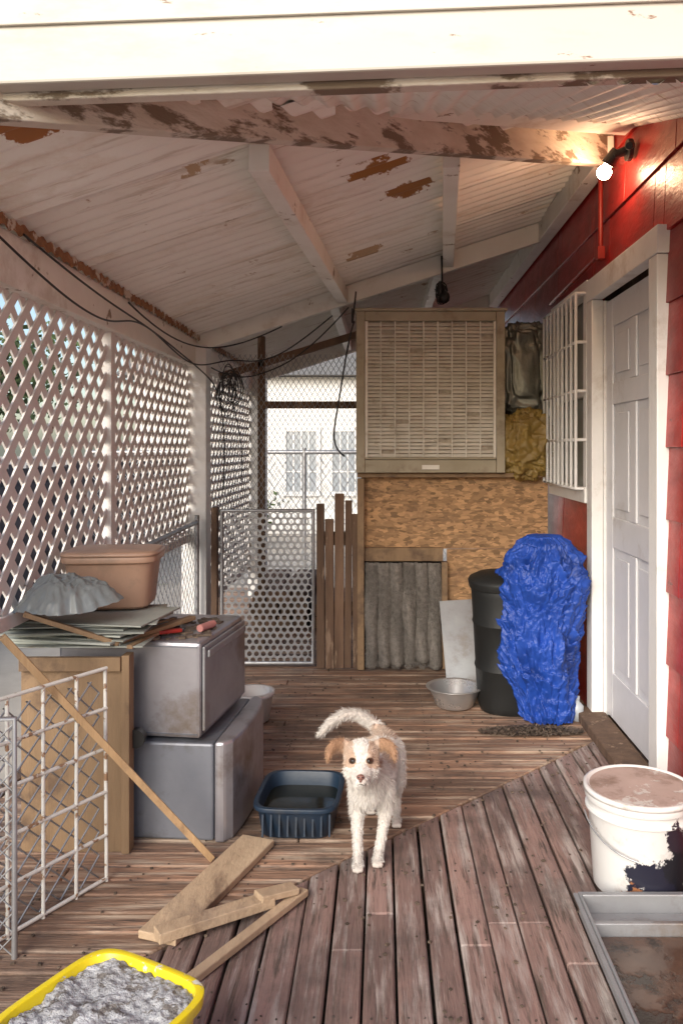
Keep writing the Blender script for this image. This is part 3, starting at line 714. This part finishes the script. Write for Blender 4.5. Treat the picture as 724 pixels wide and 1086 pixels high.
# ------------------------------------------------------------------ DOG
def build_dog():
    dog=empty('dog')
    mb=MB()
    def chainp(pts,steps=7):
        for (p,r),(q,s) in zip(pts,pts[1:]):
            p=Vector(p);q=Vector(q)
            r=Vector(r if isinstance(r,tuple) else (r,r,r)); s=Vector(s if isinstance(s,tuple) else (s,s,s))
            for i in range(steps+1):
                t=i/steps; mb.blob(p.lerp(q,t),tuple(r.lerp(s,t)),2)
    Cn=Vector((-.0614,2.44,.372)); f=Vector((0,-.95,.30)).normalized(); rt=Vector((1,0,0)); u=rt.cross(f)*1.0
    if u.z<0: u=-u
    H=lambda a,bq,c: Cn+rt*a+f*bq+u*c
    chainp([(H(0,0,.012),(.052,.050,.048)),(H(0,.012,.0),(.048,.042,.044))],3)
    for sx in(-1,1): chainp([(H(sx*.022,.012,-.018),(.030,.032,.03)),(H(sx*.026,.004,-.030),(.026,.03,.026))],2)
    chainp([(H(0,.03,-.022),(.034,.032,.030)),(H(0,.060,-.042),(.025,.025,.024)),(H(0,.078,-.050),(.019,.016,.018))],5)
    chainp([(H(0,.03,-.045),(.026,.025,.024)),(H(0,.058,-.064),(.016,.018,.013))],4)
    for sx in(-1,1): mb.blob(H(sx*.022,.040,.014),(.014,.011,.009),2)
    for sx in(-1,1):
        chainp([(H(sx*.040,-.010,.036),(.016,.012,.018)),(H(sx*.062,-.006,.048),(.018,.008,.017)),(H(sx*.084,.006,.040),(.015,.007,.016)),(H(sx*.096,.018,.020),(.010,.006,.013)),(H(sx*.096,.024,.004),(.005,.005,.007))],5)
    chainp([(H(0,-.02,-.02),.048),((-.055,2.52,.315),(.052,.055,.056)),((-.042,2.585,.262),(.062,.066,.070)),((-.035,2.62,.238),(.062,.07,.078))],5)
    chainp([((-.035,2.62,.238),(.062,.07,.078)),((-.02,2.70,.240),(.062,.06,.068)),((-.003,2.78,.255),(.052,.05,.052)),((.008,2.86,.262),(.050,.048,.052))],5)
    mb.blob((-.045,2.56,.235),(.045,.04,.055),2)
    chainp([((-.075,2.60,.225),(.028,.036,.045)),((-.078,2.615,.155),(.022,.026,.03)),((-.078,2.585,.10),(.0165,.018,.02)),((-.075,2.545,.05),(.014,.015,.015)),((-.074,2.528,.022),(.015,.017,.014))],6)
    chainp([((.008,2.60,.225),(.028,.036,.045)),((.012,2.62,.155),(.022,.026,.03)),((.005,2.605,.105),(.0165,.018,.02)),((-.006,2.575,.055),(.014,.015,.015)),((-.013,2.560,.024),(.015,.017,.014))],6)
    for px,py in((-.074,2.517),(-.014,2.548)):
        mb.blob((px,py,.015),(.019,.022,.014),2)
        for k in(-1,0,1): mb.blob((px+k*.0115,py-.017+abs(k)*.004,.012),(.0072,.010,.010),2)
    for sx,hx,fy in((1,.044,2.80),(-1,-.035,2.90)):
        chainp([((hx-.004*sx,2.86,.235),(.036,.05,.055)),((hx+.006*sx,2.815,.165),(.026,.034,.036)),((hx+.008*sx,fy+.045,.115),(.017,.02,.022)),((hx+.008*sx,fy+.062,.085),(.014,.015,.016)),((hx+.006*sx,fy+.04,.035),(.013,.014,.014))],6)
        mb.blob((hx+.006*sx,fy+.02,.015),(.018,.024,.014),2)
        for k in(-1,0,1): mb.blob((hx+.006*sx+k*.011,fy+.0,.012),(.007,.010,.010),2)
    chainp([((.005,2.89,.285),.022),((-.035,2.92,.325),.017),((-.085,2.92,.352),.015),((-.135,2.90,.357),.0145),((-.18,2.88,.335),.0125),((-.215,2.87,.298),.007)],7)
    tmp=mb.obj('tmp',None,recalc=False)
    rm=tmp.modifiers.new('r','REMESH'); rm.mode='VOXEL'; rm.voxel_size=.0042; rm.use_smooth_shade=True
    sm=tmp.modifiers.new('s','SMOOTH'); sm.iterations=5; sm.factor=.5
    dg=bpy.context.evaluated_depsgraph_get(); me=bpy.data.meshes.new_from_object(tmp.evaluated_get(dg))
    bpy.data.objects.remove(tmp)
    me.name='body'
    WH=Vector((.74,.70,.65)); TN=Vector((.46,.28,.17)); DT=Vector((.34,.19,.105))
    def colr(p):
        p=Vector(p); q=p-Cn; a=q.dot(rt); bq=q.dot(f); c=q.dot(u)
        nzz=noise.noise(p*38)*.5+noise.noise(p*90)*.25
        if q.length<.14 and p.y<2.5 or (abs(a)>.05 and c>-.03 and p.y<2.56 and p.z>.33):
            if abs(a)>.052 and c>-.03: return TN.lerp(DT,.35+nzz*.5)
            w=.013+.016*max(0,c*14)
            if abs(a)>w+nzz*.012 and c>-.020+nzz*.02 and bq<.055: return TN.lerp(WH,.25+max(0,nzz)*.6)
            return WH
        d1=(p-Vector((.03,2.68,.31))).length; d2=(p-Vector((-.005,2.86,.31))).length
        if min(d1,d2)+nzz*.03<.05: return TN.lerp(WH,.35)
        if p.z<.05: return WH*.82
        return WH*(1-.10*max(0,nzz))
    ca=me.color_attributes.new('Col','FLOAT_COLOR','POINT')
    for i,v in enumerate(me.vertices):
        c=colr(v.co); ca.data[i].color=(c.x*.86,c.y*.82,c.z*.80,1)
    dm=bpy.data.materials.new('dog_fur'); dm.use_nodes=True; nt=dm.node_tree; at=nt.nodes.new('ShaderNodeAttribute'); at.attribute_name='Col'
    pb=nt.nodes['Principled BSDF']; nt.links.new(at.outputs['Color'],pb.inputs['Base Color']); pb.inputs['Roughness'].default_value=.75
    me.materials.append(dm)
    for p in me.polygons: p.use_smooth=True
    body=bpy.data.objects.new('body',me); link(body,dog)
    me.calc_loop_triangles()
    tris=[];acc=0;cum=[]
    for t in me.loop_triangles:
        acc+=t.area; cum.append(acc); tris.append(t)
    import bisect
    V=[];F=[];CC=[]
    NH=60000
    eyes=[H(-.024,.047,.0),H(.024,.047,.0)]; nose=H(0,.092,-.045)
    for i in range(NH):
        t=tris[min(bisect.bisect(cum,random.random()*acc),len(tris)-1)]
        r1,r2=random.random(),random.random()
        if r1+r2>1: r1,r2=1-r1,1-r2
        a,b_,c_=[me.vertices[k] for k in t.vertices]
        p=a.co*(1-r1-r2)+b_.co*r1+c_.co*r2
        nrm=(a.normal*(1-r1-r2)+b_.normal*r1+c_.normal*r2).normalized()
        if p.z<.02: continue
        if (p-eyes[0]).length<.0115 or (p-eyes[1]).length<.0115 or (p-nose).length<.014: continue
        q=p-Cn
        if q.length<.12 and p.y<2.5:
            fl=(p-H(0,.08,-.02)).normalized()*.9+Vector((0,0,-.25)); ln=random.uniform(.006,.013)
            if (p-eyes[0]).length<.022 or (p-eyes[1]).length<.022: ln*=.45
            if q.dot(f)>.04: ln*=.75
            if q.dot(u)<-.05: fl=Vector((0,-.2,-1)); ln*=1.6
            if abs(q.dot(rt))>.05 : fl=Vector((math.copysign(.5,q.x),-.1,-.8)); ln=random.uniform(.008,.017)
        elif p.z<.14: fl=Vector((0,.25,-1)); ln=random.uniform(.006,.011)
        elif p.y>2.84 and p.x<-.02: fl=Vector((-.9,0,-.35)); ln=random.uniform(.012,.026)
        else: fl=Vector((0,.5,-.8)); ln=random.uniform(.010,.024)
        fl=fl-nrm*fl.dot(nrm)
        jit=Vector((random.gauss(0,.28),random.gauss(0,.28),random.gauss(0,.28)))
        d=(nrm*.42+fl.normalized()*.85+jit).normalized()
        side=d.cross(nrm+Vector((random.gauss(0,.4),random.gauss(0,.4),random.gauss(0,.4)))).normalized()*random.uniform(.0004,.0008)
        p0=p-nrm*.001; p1=p+d*ln*.55; p2=p1+(d*.8+fl*.3+Vector((0,0,-.25))).normalized()*ln*.5
        k=len(V); V+=[p0-side,p0+side,p1+side*.8,p1-side*.8,p2]
        F+=[(k,k+1,k+2,k+3),(k+3,k+2,k+4)]
        c=colr(p)*random.uniform(.74,1.08); CC+=[c]*5
    fm=bpy.data.meshes.new('fur'); fm.from_pydata([tuple(v) for v in V],[],F)
    ca=fm.color_attributes.new('Col','FLOAT_COLOR','POINT')
    for i,c in enumerate(CC): ca.data[i].color=(min(c.x,.9),min(c.y,.9),min(c.z,.9),1)
    fm.materials.append(dm); link(bpy.data.objects.new('fur',fm),dog)
    em=M('dog_eye',(.05,.025,.012),(.03,.016,.008),20,.05,bump=0,coat=1)
    pm=M('dog_pupil',(.004,.003,.003),(.006,.004,.004),20,.05,bump=0,coat=1)
    rmn=M('dog_eye_rim',(.08,.04,.03),(.05,.025,.02),20,.5,bump=0)
    nm=M('dog_nose',(.24,.115,.09),(.18,.08,.065),60,.35,bump=.3,bscale=200)
    b=MB()
    for sx in(-1,1): b.blob(H(sx*.024,.0465,.0),.0092,3)
    b.obj('eyes',em,dog,smooth=True)
    b=MB()
    for sx in(-1,1): b.blob(H(sx*.0235,.0520,.0),.0055,3)
    b.obj('pupils',pm,dog,smooth=True)
    b=MB()
    for sx in(-1,1): b.blob(H(sx*.024,.0440,.0),(.0122,.0088,.0104),3)
    b.obj('eye_rims',rmn,dog,smooth=True)
    b=MB(); b.blob(H(0,.094,-.041),(.0115,.008,.0085),3); b.blob(H(0,.092,-.049),(.005,.006,.007),3); b.obj('nose',nm,dog,smooth=True)
    b=MB()
    for sx in(-1,1): b.blob(H(sx*.0055,.1015,-.041),(.0025,.002,.002),2)
    b.obj('nostrils',pm,dog,smooth=True)
    curve('mouth',[[H(-.018,.062,-.060),H(-.010,.082,-.064),H(0,.092,-.059),H(.010,.082,-.064),H(.018,.062,-.060)]],.0012,pm,dog)
build_dog()
# ------------------------------------------------------------------ surroundings
def bldg(name,x0,x1,y0,y1,h,facing,wins):
    e=empty(name)
    b=MB(); b.box(x0,x1,y0,y1,-.27,h); b.obj('walls',wallW,e)
    b=MB(); cy=(y0+y1)/2
    b.add([(x0-.3,y0-.3,h+.01),(x1+.3,y0-.3,h+.01),(x1+.3,y1+.3,h+.01),(x0-.3,y1+.3,h+.01),(x0-.3,cy,h+1.1),(x1+.3,cy,h+1.1)],[(0,1,5,4),(3,4,5,2),(0,4,3),(1,2,5),(0,3,2,1)]); b.obj('roof',roofM,e)
    b=MB(); t=MB()
    for a,z0,w,hh in wins:
        if facing=='x':
            b.box(x1+.001,x1+.02,a,a+w,z0,z0+hh); t.box(x1+.001,x1+.05,a-.08,a,z0-.08,z0+hh+.08);t.box(x1+.001,x1+.05,a+w,a+w+.08,z0-.08,z0+hh+.08);t.box(x1+.001,x1+.04,a,a+w,z0+hh,z0+hh+.08);t.box(x1+.001,x1+.06,a,a+w,z0-.08,z0)
        else:
            b.box(a,a+w,y0-.02,y0-.001,z0,z0+hh); t.box(a-.08,a,y0-.05,y0-.001,z0-.08,z0+hh+.08);t.box(a+w,a+w+.08,y0-.05,y0-.001,z0-.08,z0+hh+.08);t.box(a,a+w,y0-.04,y0-.001,z0+hh,z0+hh+.08);t.box(a,a+w,y0-.06,y0-.001,z0-.08,z0)
            for q in(1,2,3): t.box(a+w*q/4-.012,a+w*q/4+.012,y0-.03,y0-.021,z0,z0+hh)
            for q in(1,2): t.box(a,a+w,y0-.036,y0-.031,z0+hh*q/3-.012,z0+hh*q/3+.012)
    b.obj('windows',winD,e); t.obj('window_trim',trimM,e)
bldg('neighbor_house',-22,-14,2,16,2.6,'x',[(4,.8,1.2,1.2),(8,.8,1.2,1.2),(12,.8,1.2,1.2)])
bldg('garage',-4.5,2,15,20,2.6,'y',[(-3.6,.7,.8,1.1),(-1.75,.5,.55,1.1),(-.9,.5,.55,1.1)])
b=MB(); y=-6
while y<16:
    b.box(-3.62,-3.6,y,y+.135,-.27,1.12+random.uniform(-.03,.03)); y+=.145
b.box(-3.598,-3.56,-6,16,.2,.28); b.box(-3.598,-3.56,-6,16,.85,.93); b.obj('board_fence',fenceM)
yf=empty('yard_fence')
chain('mesh',(-3.4,9.5,-.27),(1,0,0),5,1.5,.13,.004,galv,yf,k=1.3)
pp=[[(-3.4+i*1.25,9.5,-.28),(-3.4+i*1.25,9.5,1.3)] for i in range(5)]+[[(-3.4,9.5,1.25),(1.6,9.5,1.25)]]
curve('posts',pp,.025,galv,yf)
def tree(name,x,y,h,cr,seed,nl=2600,ls=(.06,.16)):
    rnd=random.Random(seed); e=empty(name); t=MB(); z0=-.28
    t.cyl((x,y,z0),(x+.1*h/6,y,z0+h*.45),h*.035,h*.024,n=10); tips=[]
    for i in range(9):
        a=rnd.uniform(0,6.28); el=rnd.uniform(.5,1.3); s=Vector((x+.1*h/6,y,z0+h*rnd.uniform(.3,.45))); L_=h*rnd.uniform(.25,.5)
        q=s+Vector((math.cos(a)*math.cos(el),math.sin(a)*math.cos(el),math.sin(el)))*L_
        t.cyl(s,q,h*.014,h*.005,n=7); tips.append(q)
    t.obj('trunk',barkM,e)
    l=MB()
    for i in range(nl):
        c=rnd.choice(tips); d=Vector((rnd.gauss(0,1),rnd.gauss(0,1),rnd.gauss(0,.8))); p=c+d*cr*.28
        s=rnd.uniform(*ls); a=Vector((rnd.uniform(-1,1),rnd.uniform(-1,1),rnd.uniform(-1,1))).normalized(); q=a.orthogonal().normalized()
        l.add([p-a*s,p+q*s*.6,p+a*s,p-q*s*.6],[(0,1,2,3)])
    l.obj('foliage',leafM,e,recalc=False)
tree('shade_tree',-12,24,6,2.4,1); tree('shade_tree',-3.2,22.5,6.5,2.6,3,2400)
tree('shrub',-2.3,12.6,1.0,.6,8,700,(.03,.06))
b=MB()
for i in range(14):
    z=.0+ (i//5)*.09; x=-.95+ (i%5)*.11+random.uniform(-.01,.01)
    b.box(x,x+.09,5.9,7.0,z+.002,z+.085,rot=(0,0,R(random.uniform(-2,2))))
b.obj('lumber_pile',woodD,bevel=.004)
# ------------------------------------------------------------------ light, world, camera
w=bpy.data.worlds.new('World'); scene.world=w; w.use_nodes=True; nt=w.node_tree
sky=nt.nodes.new('ShaderNodeTexSky'); sky.sky_type='NISHITA'; sky.sun_disc=False
el=R(27); az=Vector((-.42,-1,0)).normalized(); az_dir=Vector((az.x*math.cos(el),az.y*math.cos(el),math.sin(el)))
sky.sun_elevation=el; sky.sun_rotation=math.atan2(az_dir.x,az_dir.y)
sky.air_density=1; sky.dust_density=2; sky.ozone_density=1
bg=nt.nodes['Background']; bg.inputs['Strength'].default_value=.22; nt.links.new(sky.outputs[0],bg.inputs['Color'])
sd=bpy.data.lights.new('Sun','SUN'); sd.energy=3.9; sd.angle=R(40); sd.color=(1,.965,.90)
so=bpy.data.objects.new('Sun',sd); link(so); so.rotation_euler=(-az_dir).to_track_quat('-Z','Y').to_euler(); so.location=(-5,-10,10)
cam=bpy.data.cameras.new('Camera'); co=bpy.data.objects.new('Camera',cam); link(co); scene.camera=co
co.location=(0,0,1.3); co.rotation_euler=(R(90),0,0)
cam.sensor_width=36; cam.lens=870/1086*36; cam.shift_x=-43/1086; cam.shift_y=-68/1086; cam.clip_start=.05; cam.clip_end=600
scene.view_settings.view_transform='Standard'; scene.view_settings.look='None'; scene.view_settings.exposure=0
